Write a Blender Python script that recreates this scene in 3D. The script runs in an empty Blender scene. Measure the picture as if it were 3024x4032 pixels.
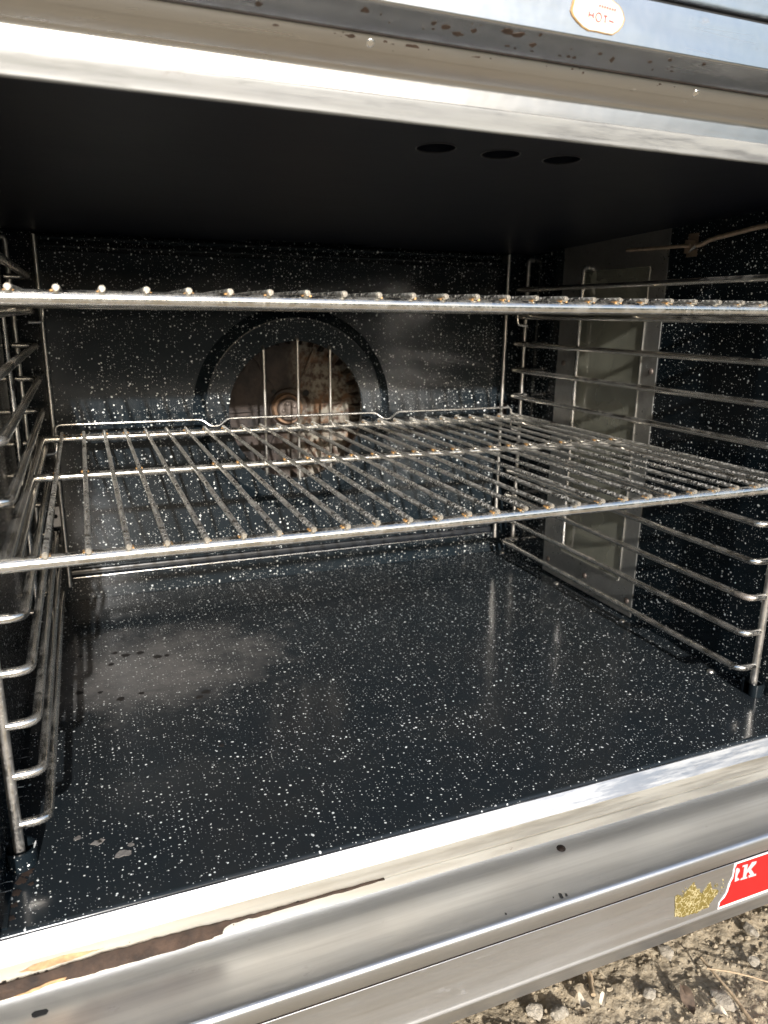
import bpy, math, random
from mathutils import Vector, Matrix, noise
random.seed(7)
S = bpy.context.scene
COL = S.collection
rad = math.radians

# ------------------------------------------------------------------ camera
cam = bpy.data.cameras.new('camera'); camo = bpy.data.objects.new('camera', cam); COL.objects.link(camo)
YAW, PIT, ROL = .38336, -.26228, .012105
f_ = Vector((math.sin(YAW)*math.cos(PIT), math.cos(YAW)*math.cos(PIT), math.sin(PIT)))
r_ = Vector((math.cos(YAW), -math.sin(YAW), 0)); u_ = r_.cross(f_)
r2 = math.cos(ROL)*r_ + math.sin(ROL)*u_; u2 = -math.sin(ROL)*r_ + math.cos(ROL)*u_
CAM = Vector((.13266, -.46702, .40708))
m = Matrix((r2, u2, -f_)).transposed().to_4x4(); m.translation = CAM
camo.matrix_world = m
cam.sensor_fit = 'VERTICAL'; cam.sensor_height = 36; cam.lens = 2895.64/4032*36
cam.clip_start = .02; cam.clip_end = 2000
cam.dof.use_dof = True; cam.dof.focus_distance = .68; cam.dof.aperture_fstop = 9
S.camera = camo
# ------------------------------------------------------------------ sky + sun
SUN_EL, SUN_DX = 21.0, -.10            # to-sun: in front of the oven, slightly to its left
w = bpy.data.worlds.new('World'); S.world = w; w.use_nodes = True
nt = w.node_tree; bg = nt.nodes['Background']
sky = nt.nodes.new('ShaderNodeTexSky'); sky.sky_type = 'NISHITA'; sky.sun_disc = False
sky.sun_elevation = rad(SUN_EL); sky.sun_rotation = math.pi + math.atan(.10)
sky.dust_density = 2.0; sky.air_density = 1.0
nt.links.new(sky.outputs[0], bg.inputs[0]); bg.inputs[1].default_value = .15
sl = bpy.data.lights.new('sun', 'SUN'); sl.energy = 5.0; sl.angle = rad(.8); sl.color = (1, .97, .93)
slo = bpy.data.objects.new('sun', sl); COL.objects.link(slo)
ts = Vector((SUN_DX, -1, math.tan(rad(SUN_EL)))).normalized()
slo.rotation_euler = ts.to_track_quat('Z', 'Y').to_euler()
S.view_settings.view_transform = 'Standard'; S.view_settings.look = 'None'
S.view_settings.exposure = .55; S.view_settings.gamma = 1

# ------------------------------------------------------------------ material helpers
class MT:
    def __init__(s, name):
        s.m = bpy.data.materials.new(name); s.m.use_nodes = True
        s.t = s.m.node_tree; s.n = s.t.nodes; s.b = s.n['Principled BSDF']
        s.co = s.n.new('ShaderNodeTexCoord').outputs['Object']
    def nd(s, typ, **k):
        n = s.n.new(typ)
        for a, v in k.items():
            if a[0] == 'i' and a[1:].isdigit(): s.put(n.inputs[int(a[1:])], v)
            elif a.startswith('in_'): s.put(n.inputs[a[3:]], v)
            else: setattr(n, a, v)
        return n
    def put(s, sock, v):
        if isinstance(v, bpy.types.NodeSocket): s.t.links.new(v, sock)
        else: sock.default_value = v
    def math(s, op, a, b=0.0, c=0.0):
        return s.nd('ShaderNodeMath', operation=op, i0=a, i1=b, i2=c).outputs[0]
    def map(s, scale=(1, 1, 1), loc=(0, 0, 0)):
        return s.nd('ShaderNodeMapping', i0=s.co, in_Scale=scale, in_Location=loc).outputs[0]
    def noise(s, scale, detail=3, rough=.5, vec=None, dist=0.0):
        return s.nd('ShaderNodeTexNoise', in_Vector=vec or s.co, in_Scale=scale, in_Detail=detail, in_Roughness=rough, in_Distortion=dist).outputs[0]
    def ramp(s, v, a, b, lo=0.0, hi=1.0):
        return s.nd('ShaderNodeMapRange', i0=v, i1=a, i2=b, i3=lo, i4=hi).outputs[0]
    def mix(s, f, a, b):
        n = s.nd('ShaderNodeMix', data_type='RGBA'); s.put(n.inputs[0], f)
        for i, v in ((6, a), (7, b)):
            if isinstance(v, tuple) and len(v) == 3: v = v + (1,)
            s.put(n.inputs[i], v)
        return n.outputs[2]
    def bump(s, h, strength=.3, dist=.001, nrm=None):
        n = s.nd('ShaderNodeBump', in_Strength=strength, in_Distance=dist, in_Height=h)
        if nrm: s.put(n.inputs['Normal'], nrm)
        return n.outputs[0]
    def set(s, **k):
        for a, v in k.items():
            a = a.replace('_', ' ')
            if isinstance(v, tuple) and len(v) == 3: v = v + (1,)
            s.put(s.b.inputs[a], v)
        return s.m

def enamel(name, axes, haze=0.0, film_or_sheen=False, sz=1.0):
    M = MT(name)
    sx = M.nd('ShaderNodeSeparateXYZ', i0=M.co)
    uv = M.nd('ShaderNodeCombineXYZ', i0=sx.outputs[axes[0]], i1=sx.outputs[axes[1]]).outputs[0]
    wob = M.nd('ShaderNodeTexNoise', in_Vector=M.co, in_Scale=70.0, in_Detail=1.0).outputs[1]
    wob = M.nd('ShaderNodeVectorMath', operation='MULTIPLY_ADD', i0=wob, i1=(.004, .004, 0), i2=uv).outputs[0]
    def layer(cell, r0, r1, pw, off):
        r1 = r1*sz
        v = M.nd('ShaderNodeVectorMath', operation='ADD', i0=wob, i1=(off, off*1.7, 0)).outputs[0]
        vo = M.nd('ShaderNodeTexVoronoi', voronoi_dimensions='2D', in_Vector=v, in_Scale=1/cell)
        c = M.nd('ShaderNodeSeparateColor', i0=vo.outputs['Color']).outputs[0]
        p = M.math('POWER', c, pw)
        r = M.math('MULTIPLY_ADD', p, (r1-r0)/cell, r0/cell)
        d = M.math('SUBTRACT', r, vo.outputs['Distance'])
        return M.ramp(d, 0, .00012/cell)
    a = layer(.0054, -.00018, .00086, 2.4, .11)
    b = layer(.0031, -.00026, .00040, 1.3, .37)
    c = layer(.0120, -.00080, .00118, 1.8, .73)
    clus = M.ramp(M.noise(28, 2), .36, .5)
    b = M.math('MULTIPLY', b, clus)
    a = M.math('MULTIPLY', a, M.ramp(M.noise(45, 2), .30, .45, .15, 1))
    sp = M.math('MULTIPLY', M.math('MAXIMUM', M.math('MAXIMUM', a, b), c), M.ramp(M.noise(11, 4, .7), .3, .6, .6, 1))
    big = M.noise(7, 4, .6)
    dirt = M.ramp(big, .45, .75, 0, 1)
    base = M.mix(M.math('MULTIPLY', dirt, .6), (.005+haze, .0092+haze, .0125+haze), (.015+haze, .0155+haze, .0155+haze))
    if film_or_sheen:   # reflected glare painted into the floor colour, towards the back left
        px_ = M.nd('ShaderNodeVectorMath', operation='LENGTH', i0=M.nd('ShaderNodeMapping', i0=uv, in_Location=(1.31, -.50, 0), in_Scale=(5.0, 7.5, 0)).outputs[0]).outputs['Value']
        sheen = M.ramp(M.math('ADD', px_, M.math('MULTIPLY_ADD', M.noise(13, 6, .68), 1.9, -.9)), 1.0, .25)
        base = M.mix(M.math('MULTIPLY', sheen, M.ramp(M.noise(60, 5, .7), .3, .6, .6, 1)), base, (.115, .11, .106))
        sp = M.math('MULTIPLY', sp, M.math('MULTIPLY_ADD', sheen, -.35, 1.0))
    col = M.mix(sp, base, (.86, .88, .86))
    fine = M.noise(260, 2)
    rough = M.math('MULTIPLY_ADD', big, .12, .10)
    rough = M.math('ADD', rough, M.math('MULTIPLY', sp, .1))
    h = M.math('ADD', M.math('MULTIPLY', sp, .5), M.math('MULTIPLY', fine, .25))
    h2 = M.noise(9, 2)
    nn = M.bump(h2, .3, .003)
    return M.set(Base_Color=col, Roughness=rough, Normal=M.bump(h, .25, .0003, nn), Specular_IOR_Level=.27)

def steel(name, base=(.60, .585, .56), r=.3, stain=.5, wav=.6, streak=.5, mott=0.0, seed=0.0, metal=1.0):
    M = MT(name)
    br = M.noise(1, 3, .6, M.map((5, 420, 420), (seed, 0, 0)))
    br2 = M.noise(1, 4, .6, M.map((1.8, 60, 60), (seed, 3, 0)))
    big = M.noise(6, 4, .6, M.map((1, 1, 1), (seed, 1, 2)))
    st = M.noise(42, 6, .7, M.map((.7, 1.6, 1.6), (seed, 5, 1)))
    stf = M.math('MULTIPLY', M.ramp(st, .64, .70), stain)
    st2 = M.noise(11, 5, .65, M.map((.6, 1.4, 1.4), (seed, 8, 1)))
    film_or_sheen = M.math('MULTIPLY', M.ramp(st2, .5, .72), .35*stain)
    dots = M.nd('ShaderNodeTexVoronoi', in_Vector=M.map((1, 1, 1), (seed+.3, 0, 0)), in_Scale=55.0)
    dr = M.nd('ShaderNodeSeparateColor', i0=dots.outputs['Color']).outputs[0]
    dotf = M.ramp(M.math('SUBTRACT', M.math('MULTIPLY_ADD', dr, .10, -.055), dots.outputs['Distance']), 0, .01)
    c = M.mix(M.math('MULTIPLY', br2, .55), base, tuple(x*.68 for x in base))
    br3 = M.noise(1, 3, .6, M.map((4, 170, 170), (seed, 7, 0)))
    c = M.mix(M.ramp(br3, .45, .72, 0, .4*streak), c, tuple(x*.55 for x in base))
    c = M.mix(film_or_sheen, c, (.33, .27, .20))
    c = M.mix(stf, c, (.10, .065, .04))
    c = M.mix(M.math('MULTIPLY', dotf, stain), c, (.05, .035, .025))
    rg = M.math('MULTIPLY_ADD', big, .16, r-.08)
    rg = M.math('MULTIPLY_ADD', br3, .22*streak, M.math('ADD', rg, -.06*streak))
    if mott:
        mo = M.ramp(M.noise(30, 6, .7, M.map((.3, 3.5, 3.5), (seed, 2, 9))), .42, .62)
        rg = M.math('MULTIPLY_ADD', mo, mott, rg)
        c = M.mix(M.math('MULTIPLY', mo, .45), c, (.50, .50, .47))
    met = M.ramp(stf, 0, 1, metal, .25*metal)
    scr = M.ramp(M.math('ABSOLUTE', M.math('SUBTRACT', M.noise(5, 2, .5, M.map((.6, 14, 14), (seed, 4, 4))), .5)), .010, .0)
    scr = M.math('MULTIPLY', scr, M.ramp(M.noise(19, 2), .45, .6))
    c = M.mix(M.math('MULTIPLY', scr, .18), c, tuple(x*.6 for x in base)); rg = M.math('ADD', rg, M.math('MULTIPLY', scr, .06))
    wv = M.bump(M.noise(5.5, 2, .5, M.map((.45, 3.2, 3.2), (seed, 0, 4))), wav, .004)
    dent = M.bump(M.noise(60, 2, .5), .25*wav, .0012, wv)
    nn = M.bump(br, .35*streak, .00012, dent)
    return M.set(Base_Color=c, Metallic=met, Roughness=rg, Normal=nn)

def chrome(name, base=(.66, .645, .61), grime=.5, r=.2, rust=.3, dark=(.045, .036, .028), dust=.5):
    M = MT(name)
    a = M.noise(38, 5, .7); b = M.noise(420, 3, .65); c3 = M.noise(16, 4, .6, M.map((1, 1, 1), (4, 2, 1)))
    ex = M.math('ADD', M.math('MULTIPLY', a, .55), M.math('MULTIPLY', b, .45))
    g = M.math('MULTIPLY', M.ramp(ex, .47-.07*grime, .56), min(1, grime*1.1))
    ru = M.math('MULTIPLY', M.ramp(c3, .62, .70), rust)
    fl = M.ramp(M.noise(480, 3, .6), .66-.13*dust, .71-.13*dust)
    c = M.mix(g, base, dark); c = M.mix(ru, c, (.36, .15, .05))
    c = M.mix(M.math('MULTIPLY', fl, .75), c, (.80, .77, .70))
    met = M.math('SUBTRACT', 1.0, M.math('MAXIMUM', M.math('MAXIMUM', M.math('MULTIPLY', g, .75), M.math('MULTIPLY', ru, .8)), M.math('MULTIPLY', fl, .8*dust)))
    rg = M.math('ADD', M.math('MULTIPLY_ADD', g, .32, r), M.math('MULTIPLY', ru, .2))
    return M.set(Base_Color=c, Metallic=met, Roughness=rg, Normal=M.bump(b, .15, .0003))

def plain(name, c, rough=.6, metal=0.0, var=.3, scale=60, bmp=.2, dist=.001, spec=.5):
    M = MT(name); n = M.noise(scale, 5, .65)
    col = M.mix(M.ramp(n, .3, .7), tuple(x*(1-var) for x in c), tuple(min(1, x*(1+var)) for x in c))
    return M.set(Base_Color=col, Roughness=rough, Metallic=metal, Specular_IOR_Level=spec, Normal=M.bump(n, bmp, dist))

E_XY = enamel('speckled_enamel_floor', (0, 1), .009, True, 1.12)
E_XZ = enamel('speckled_enamel_back', (0, 2), .003, False, 1.18)
E_YZ = enamel('speckled_enamel_side', (1, 2), .0, False, 1.2)
STEEL_H = steel('header_steel', (.62, .60, .57), .28, .5, .9, .5, seed=1.3)
STEEL_T = steel('header_trim_steel', (.36, .36, .355), .5, .3, .6, .5, mott=.3, seed=6)
STEEL_F = steel('front_panel_steel', (.68, .69, .70), .22, .25, 1.0, .3, seed=3.1)
STEEL_L = steel('brushed_ledge_steel', (.70, .71, .725), .33, .25, .5, 1.0, seed=9)
STEEL_B = steel('beige_sill_steel', (.56, .52, .44), .42, .6, .3, .8, mott=.15, seed=11)  # beige tint over the whole sill face
STEEL_S = steel('sill_steel', (.42, .43, .45), .34, .35, .6, .7, mott=.3, seed=5)
STEEL_P = steel('light_plate_steel', (.62, .61, .58), .27, .5, .2, .8, seed=7, metal=.88)
CH_BAR = chrome('chrome_bar', (.74, .72, .67), .2, .18, .25, dust=.3)
CH_ROD = chrome('chrome_rod_dirty', (.78, .75, .69), .22, .26, .12, (.07, .06, .05), .95)
CH_WIRE = chrome('chrome_wire', (.75, .74, .72), .1, .18, .08)
CH_RAIL = chrome('rail_chrome', (.86, .83, .77), .16, .17, .3, (.08, .07, .06), .15)
CH_POST = chrome('post_chrome', (.72, .69, .64), .25, .28, .14, dust=.4)
ROD_END = plain('cut_rod_end', (.33, .30, .25), .4, .6, .6, 600)
WELD = plain('weld_rust', (.42, .24, .09), .6, .3, .5, 300)
BLACK = plain('dark_gap', (.008, .008, .008), .8)
CHAR = plain('baked_grime', (.012, .008, .006), .6, 0, .6, 90, .8, .0015, .12)
RUSTY = plain('orange_rust', (.36, .22, .11), .7, 0, .5, 120)
CEIL = (lambda M: M.set(Base_Color=M.mix(M.ramp(M.noise(6, 4), .35, .7), (.0015, .0028, .0085), (.004, .006, .011)), Roughness=.42, Specular_IOR_Level=.28, Normal=M.bump(M.noise(14, 3), .3, .002)))(MT('dark_ceiling_enamel'))
def fanmat():
    M = MT('corroded_fan_metal')
    sx = M.nd('ShaderNodeSeparateXYZ', i0=M.co)
    a = M.noise(34, 8, .72); b = M.noise(90, 6, .7); c = M.noise(14, 4, .6, dist=.6)
    side = M.ramp(M.math('ADD', sx.outputs[0], M.math('MULTIPLY_ADD', c, .10, -.05)), -.005, .035)
    col = M.mix(M.ramp(a, .4, .6), (.012, .009, .008), (.042, .029, .023))
    right = M.mix(M.ramp(b, .42, .56), (.05, .024, .013), (.23, .21, .17))
    right = M.mix(M.ramp(a, .5, .62), right, (.15, .08, .04))
    col = M.mix(side, col, right)
    return M.set(Base_Color=col, Roughness=.62, Metallic=.25, Normal=M.bump(b, .6, .002))
FAN = fanmat()
HUB = plain('hub_metal', (.13, .105, .09), .5, .6, .3, 120)
HUBR = plain('hub_rust', (.16, .095, .055), .7, .1, .95, 70)
RED = plain('red_sticker', (.75, .010, .010), .35, 0, .06, 30, .05)
WHITE = plain('sticker_paper', (.72, .70, .66), .5, 0, .12, 120)
LETTER = plain('grey_print', (.40, .38, .38), .45, 0, .1, 200)
GOLD = (lambda M: M.set(Base_Color=M.mix(M.ramp(M.nd('ShaderNodeTexVoronoi', feature='DISTANCE_TO_EDGE', in_Vector=M.nd('ShaderNodeVectorMath', operation='MULTIPLY_ADD', i0=M.nd('ShaderNodeTexNoise', in_Vector=M.co, in_Scale=160.0, in_Detail=3.0).outputs[1], i1=(.022, .022, .022), i2=M.co).outputs[0], in_Scale=115.0).outputs[0], .0, .075), (.62, .54, .32), (.20, .155, .045)), Roughness=.35, Metallic=.35, Normal=M.bump(M.noise(260, 3), .5, .001)))(MT('gold_adhesive'))
PINK = plain('faded_red_print', (.45, .07, .08), .5, 0, .2, 300)
CREAM = plain('yellowed_sticker', (.60, .57, .48), .45, 0, .07, 60)
EDGE = plain('burnt_sticker_edge', (.42, .25, .09), .6, 0, .5, 150)
LINING = plain('lamp_lining', (.66, .65, .52), .4, .3, .25, 30)
BULB = plain('frosted_bulb', (.85, .82, .66), .2)
COPPER = plain('brown_tube', (.50, .39, .29), .4, .6, .35, 120)
def glassmat():
    M = MT('dirty_window_glass'); n = M.noise(9, 4)
    tr = M.nd('ShaderNodeBsdfTransparent'); tr.inputs[0].default_value = (.8, .85, .78, 1)
    gl = M.nd('ShaderNodeBsdfGlossy', in_Roughness=.12)
    df = M.nd('ShaderNodeBsdfDiffuse'); df.inputs[0].default_value = (.50, .50, .40, 1)
    a = M.nd('ShaderNodeMixShader', i0=M.ramp(n, .3, .7, .25, .5), i1=tr.outputs[0], i2=df.outputs[0])
    fr = M.nd('ShaderNodeFresnel', in_IOR=1.6)
    b = M.nd('ShaderNodeMixShader', i0=M.math('ADD', fr.outputs[0], .05), i1=a.outputs[0], i2=gl.outputs[0])
    M.t.links.new(b.outputs[0], M.n['Material Output'].inputs[0]); return M.m
GLASS = glassmat()
def dirtmat(name, c1, c2, c3):
    M = MT(name); a = M.noise(22, 8, .7); b = M.noise(300, 4, .6)
    c = M.mix(M.ramp(a, .35, .65), c1, c2); c = M.mix(M.ramp(b, .5, .75), c, c3)
    return M.set(Base_Color=c, Roughness=.95, Specular_IOR_Level=.2, Normal=M.bump(b, .9, .002))
DIRT = dirtmat('dry_dirt', (.235, .19, .13), (.325, .27, .19), (.39, .335, .25))
STONE = dirtmat('pale_stone', (.25, .22, .175), (.34, .30, .24), (.40, .36, .30))
WOOD = plain('dry_twig', (.36, .27, .17), .85, 0, .4, 200, .6)
LEAFM = plain('dry_leaf', (.11, .075, .05), .7, 0, .5, 120)
FLAKE = plain('pale_leaf', (.46, .40, .31), .7, 0, .25, 120)

# ------------------------------------------------------------------ geometry helpers
def loc_of(p):
    v = Vector((0, 0, 0))
    while p is not None: v += p.location; p = p.parent
    return v
def obj(name, geo, mat, parent=None, smooth=40, label=None, kind=None):
    vs, fs = geo
    o0 = loc_of(parent)
    me = bpy.data.meshes.new(name); me.from_pydata([tuple(Vector(v)-o0) for v in vs], [], fs)
    me.materials.append(mat); me.validate()
    if smooth is not None:
        me.polygons.foreach_set('use_smooth', [True]*len(me.polygons)); me.set_sharp_from_angle(angle=rad(smooth))
    o = bpy.data.objects.new(name, me); COL.objects.link(o); o.parent = parent
    if label: o['label'] = label
    if kind: o['kind'] = kind
    return o
def root(name, label, cat, loc=(0, 0, 0), group=None):
    o = bpy.data.objects.new(name, None); COL.objects.link(o); o.location = loc; o.empty_display_size = .05
    o['label'] = label; o['category'] = cat
    if group: o['group'] = group
    return o
def copy(o, parent, loc):
    c = o.copy(); COL.objects.link(c); c.parent = parent; c.location = loc; return c
def join(*gs):
    V, F = [], []
    for vs, fs in gs:
        k = len(V); V += list(vs); F += [tuple(i+k for i in f) for f in fs]
    return V, F
def box(x0, x1, y0, y1, z0, z1):
    v = [(x, y, z) for x in (x0, x1) for y in (y0, y1) for z in (z0, z1)]
    return v, [(0, 1, 3, 2), (4, 6, 7, 5), (0, 4, 5, 1), (2, 3, 7, 6), (0, 2, 6, 4), (1, 5, 7, 3)]
def fillet(pts, r, n=5):
    out = [Vector(pts[0])]
    for a, b, c in zip(pts, pts[1:], pts[2:]):
        a, b, c = Vector(a), Vector(b), Vector(c)
        d1 = (a-b).normalized(); d2 = (c-b).normalized()
        rr = min(r, (a-b).length*.49, (c-b).length*.49)
        p, q = b+d1*rr, b+d2*rr
        for i in range(n+1):
            t = i/n; out.append(p*(1-t)**2 + b*2*t*(1-t) + q*t*t)
    out.append(Vector(pts[-1])); return out
def tube(path, r, seg=12, closed=False, dome=True):
    P = [Vector(p) for p in path]; n = len(P)
    V, F = [], []
    T = []
    for i in range(n):
        a = P[i-1] if (i or closed) else P[0]; b = P[(i+1) % n] if (i < n-1 or closed) else P[-1]
        T.append((b-a).normalized())
    ref = Vector((0, 0, 1)) if abs(T[0].z) < .9 else Vector((1, 0, 0))
    N = (ref - T[0]*ref.dot(T[0])).normalized()
    rr = r if callable(r) else (lambda t: r)
    for i in range(n):
        if i: N = (N - T[i]*N.dot(T[i])).normalized()
        B = T[i].cross(N); q = rr(i/(n-1) if n > 1 else 0)
        for k in range(seg):
            a = 2*math.pi*k/seg; V.append(P[i] + (N*math.cos(a)+B*math.sin(a))*q)
    for i in range(n if closed else n-1):
        j = (i+1) % n
        for k in range(seg):
            l = (k+1) % seg; F.append((i*seg+k, i*seg+l, j*seg+l, j*seg+k))
    if not closed:
        F.append(tuple(range(seg-1, -1, -1))); F.append(tuple((n-1)*seg+k for k in range(seg)))
    return V, F
def prof(pts, x0, x1, n=1):
    """closed (y,z) outline extruded along x"""
    k = len(pts); V, F = [], []
    for i in range(n+1):
        x = x0+(x1-x0)*i/n; V += [(x, p[0], p[1]) for p in pts]
    for i in range(n):
        for j in range(k):
            l = (j+1) % k; F.append((i*k+j, i*k+l, (i+1)*k+l, (i+1)*k+j))
    F.append(tuple(range(k-1, -1, -1))); F.append(tuple(n*k+j for j in range(k)))
    return V, F
def arc(cy, cz, r, a0, a1, n=8):
    return [(cy+r*math.cos(rad(a0+(a1-a0)*i/n)), cz+r*math.sin(rad(a0+(a1-a0)*i/n))) for i in range(n+1)]
def lathe(cx, cz, pr, seg=64):
    """pr: list of (radius, y), round an axis along y"""
    V, F = [], []
    for r, y in pr:
        for k in range(seg):
            a = 2*math.pi*k/seg; V.append((cx+r*math.cos(a), y, cz+r*math.sin(a)))
    for i in range(len(pr)-1):
        for k in range(seg):
            l = (k+1) % seg; F.append((i*seg+k, i*seg+l, (i+1)*seg+l, (i+1)*seg+k))
    return V, F
def slab(pts, to3, d0, d1):
    """flat outline with real thickness; to3(u,v,d)"""
    n = len(pts); V = [to3(u, v, d0) for u, v in pts]+[to3(u, v, d1) for u, v in pts]
    F = [tuple(range(n)), tuple(range(2*n-1, n-1, -1))]+[(i, n+i, n+(i+1) % n, (i+1) % n) for i in range(n)]
    return V, F
XZ = lambda u, v, d: (u, d, v)
XY = lambda u, v, d: (u, v, d)
YZ = lambda u, v, d: (d, u, v)
def screw(c, ax, r=.0042, h=.0022):
    c = Vector(c); ax = Vector(ax)
    def dome(t): return r*math.sqrt(max(.02, 1-(t*.98)**2))
    path = [c+ax*(h*i/6) for i in range(7)]
    return tube(path, dome, 12)

XL, XR, H, BY = .047, .8093, .5227, .600
# ------------------------------------------------------------------ oven
oven = root('convection_oven', 'used stainless steel convection oven standing open, black speckled enamel inside', 'oven', (.428, .3, -.141))
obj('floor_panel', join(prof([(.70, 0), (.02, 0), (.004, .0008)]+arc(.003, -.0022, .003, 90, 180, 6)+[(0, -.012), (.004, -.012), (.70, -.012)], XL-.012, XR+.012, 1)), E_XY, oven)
obj('side_wall', join(box(XR, XR+.02, -.001, .320, .0003, .56), box(XR, XR+.02, .4555, .64, .0003, .56), box(XR, XR+.02, .320, .4555, .0003, .052), box(XR, XR+.02, .320, .4555, .4685, .56)), E_YZ, oven)
obj('side_wall', box(XL-.02, XL, -.001, .64, .0003, .56), E_YZ, oven)
# fold along the foot of the left wall
obj('wall_flange', box(XL, XL+.0045, .006, .62, .0006, .0022), E_YZ, oven)
# ceiling with three vents, slightly falling to the back; a notch at its rear edge
def ceiling():
    zc = lambda y: H - .036*max(0, y)
    holes = [(.3759, .0463), (.4277, .0455), (.4792, .0437)]
    xs = sorted([XL, XR, .35, .52]+[h[0]+s*.022 for h in holes for s in (-1, 1)])
    V, F = [], []
    def quad(x0, x1, y0, y1):
        k = len(V); V.extend([(x0, y0, zc(y0)), (x1, y0, zc(y0)), (x1, y1, zc(y1)), (x0, y1, zc(y1))]); F.append((k, k+1, k+2, k+3))
    ya, yb = .0455-.022, .0455+.022
    quad(XL, XR, 0, ya)
    quad(XL, holes[0][0]-.022, ya, yb); quad(holes[2][0]+.022, XR, ya, yb)
    for a, b in zip(holes, holes[1:]): quad(a[0]+.022, b[0]-.022, ya, yb)
    for hx, hy in holes:
        k = len(V); n = 32
        for i in range(n):
            a = 2*math.pi*i/n; c, s = math.cos(a), math.sin(a); q = .022/max(abs(c), abs(s))
            V.append((hx+.0142*c, hy+.0142*s, zc(hy+.0142*s))); V.append((hx+q*c, .0455+q*s, zc(.0455+q*s)))
            V.append((hx+.0142*c, hy+.0142*s, zc(hy)+.010))
        for i in range(n):
            j = (i+1) % n; F.append((k+3*i, k+3*j, k+3*j+1, k+3*i+1)); F.append((k+3*i, k+3*j, k+3*j+2, k+3*i+2))
    quad(XL, XR, yb, .57); quad(XL, .35, .57, .592); quad(.52, XR, .57, .592)
    # rear lips give it thickness
    for x0, x1, y in ((XL, .35, .592), (.35, .52, .57), (.52, XR, .592)):
        k = len(V); V.extend([(x0, y, zc(y)), (x1, y, zc(y)), (x1, y, zc(y)+.008), (x0, y, zc(y)+.008)]); F.append((k, k+1, k+2, k+3))
    return V, F
obj('ceiling_panel', ceiling(), CEIL, oven, 25)
RIM = plain('vent_rim_enamel', (.030, .029, .032), .3)
for hx, hy in ((.3759, .0463), (.4277, .0455), (.4792, .0437)):
    zc_ = H-.036*hy
    obj('vent_rim', tube([(hx+.0142*math.cos(a), hy+.0142*math.sin(a), zc_-.036*.0142*math.sin(a)-.0001) for a in [2*math.pi*k/36 for k in range(36)]], .0006, 6, closed=True), RIM, oven)
obj('ceiling_plenum', box(XL-.01, XR+.01, .004, .70, .545, .555), BLACK, oven)
# back wall: strips round the opening behind the baffle
obj('back_wall', join(box(XL, .115, .625, .64, .0003, .545), box(.735, XR, .625, .64, .0003, .545), box(.115, .735, .625, .64, .47, .545), box(.115, .735, .625, .64, .0003, .07)), E_XZ, oven)
obj('fan_chamber', join(box(.10, .75, .72, .73, .02, .52), box(.10, .115, .641, .719, .02, .52), box(.735, .75, .641, .719, .02, .52), box(.116, .734, .641, .719, .02, .03), box(.116, .734, .641, .719, .51, .52)), CHAR, oven)
# baffle : face with pressed ring and round opening, hems along top and bottom
CX, CZ, RO = .4195, .2668, .1010
def baffle():
    x0, x1, z0, z1 = .0915, .7620, .0712, .4800
    rings = [(RO, -.0030), (RO, -.0106), (RO+.0007, -.0110), (RO+.0016, -.0110), (.1318, -.0110), (.1330, -.0110), (.1341, -.0108), (.1350, -.0102), (.1486, -.0008), (.1499, 0), (.1510, 0), (.1530, 0)]
    V, F = [], []; n = 96
    for r, d in rings:
        for k in range(n):
            a = 2*math.pi*k/n; V.append((CX+r*math.cos(a), BY+d, CZ+.001+r*math.sin(a)))
    for i in range(len(rings)-1):
        for k in range(n):
            l = (k+1) % n; F.append((i*n+k, i*n+l, (i+1)*n+l, (i+1)*n+k))
    b = (len(rings)-1)*n; k0 = len(V)
    for k in range(n):
        a = 2*math.pi*k/n; c, s = math.cos(a), math.sin(a)
        tx = ((x1-CX) if c > 0 else (x0-CX))/c if abs(c) > 1e-6 else 1e9
        tz = ((z1-CZ) if s > 0 else (z0-CZ))/s if abs(s) > 1e-6 else 1e9
        t = min(tx, tz); V.append((CX+t*c, BY, CZ+t*s))
    for k in range(n):
        l = (k+1) % n; F.append((b+k, b+l, k0+l, k0+k))
    # fill corners
    for cx, cz in ((x0, z0), (x1, z0), (x0, z1), (x1, z1)):
        best = [k for k in range(n)]
        a0 = math.atan2(cz-CZ, cx-CX) % (2*math.pi); k = int(a0/(2*math.pi)*n); l = (k+1) % n
        V.append((cx, BY, cz)); F.append((k0+k, len(V)-1, k0+l))
    return V, F
baf = obj('air_baffle', baffle(), E_XZ, oven, 28)
top = [(BY, .4800), (BY+.004, .4812), (BY+.0045, .4838), (BY+.001, .4850), (BY, .4868), (BY+.006, .4878), (BY+.008, .4912), (BY+.001, .4935), (BY-.002, .4965), (BY, .4990), (BY+.022, .4990), (BY+.022, .4800)]
obj('baffle_top_hem', prof(top, .0915, .7620), E_XZ, baf, 35)
bot = [(BY, .0712), (BY-.0004, .0675), (BY-.0012, .0655), (BY-.0004, .0636), (BY+.004, .0622), (BY+.0045, .0612), (BY+.001, .0602), (BY, .0590), (BY, .0566), (BY+.022, .0566), (BY+.022, .0712)]
obj('baffle_bottom_hem', prof(bot, .0915, .7620), E_XZ, baf, 35)
foot = [(BY+.001, .0564), (BY-.0022, .0545), (BY-.0034, .0510), (BY-.0030, .0465), (BY-.0012, .0438), (BY+.022, .0438), (BY+.022, .0564)]
obj('baffle_foot', prof(foot, .0915, .7620), plain('smooth_dark_enamel', (.013, .015, .018), .22, 0, .2, 20, .1), baf, 35)
for z_, r_w, y_ in ((.0652, .00045, -.0013), (.0437, .0006, -.0014)):
    obj('worn_edge', tube([(.0925+.0669*q, BY+y_, z_) for q in range(11)], r_w, 8), CH_WIRE, baf)
for x_ in (.0885, .762): obj('baffle_side', box(x_, x_+.003, BY, BY+.022, .0445, .499), E_XZ, baf)
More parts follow.
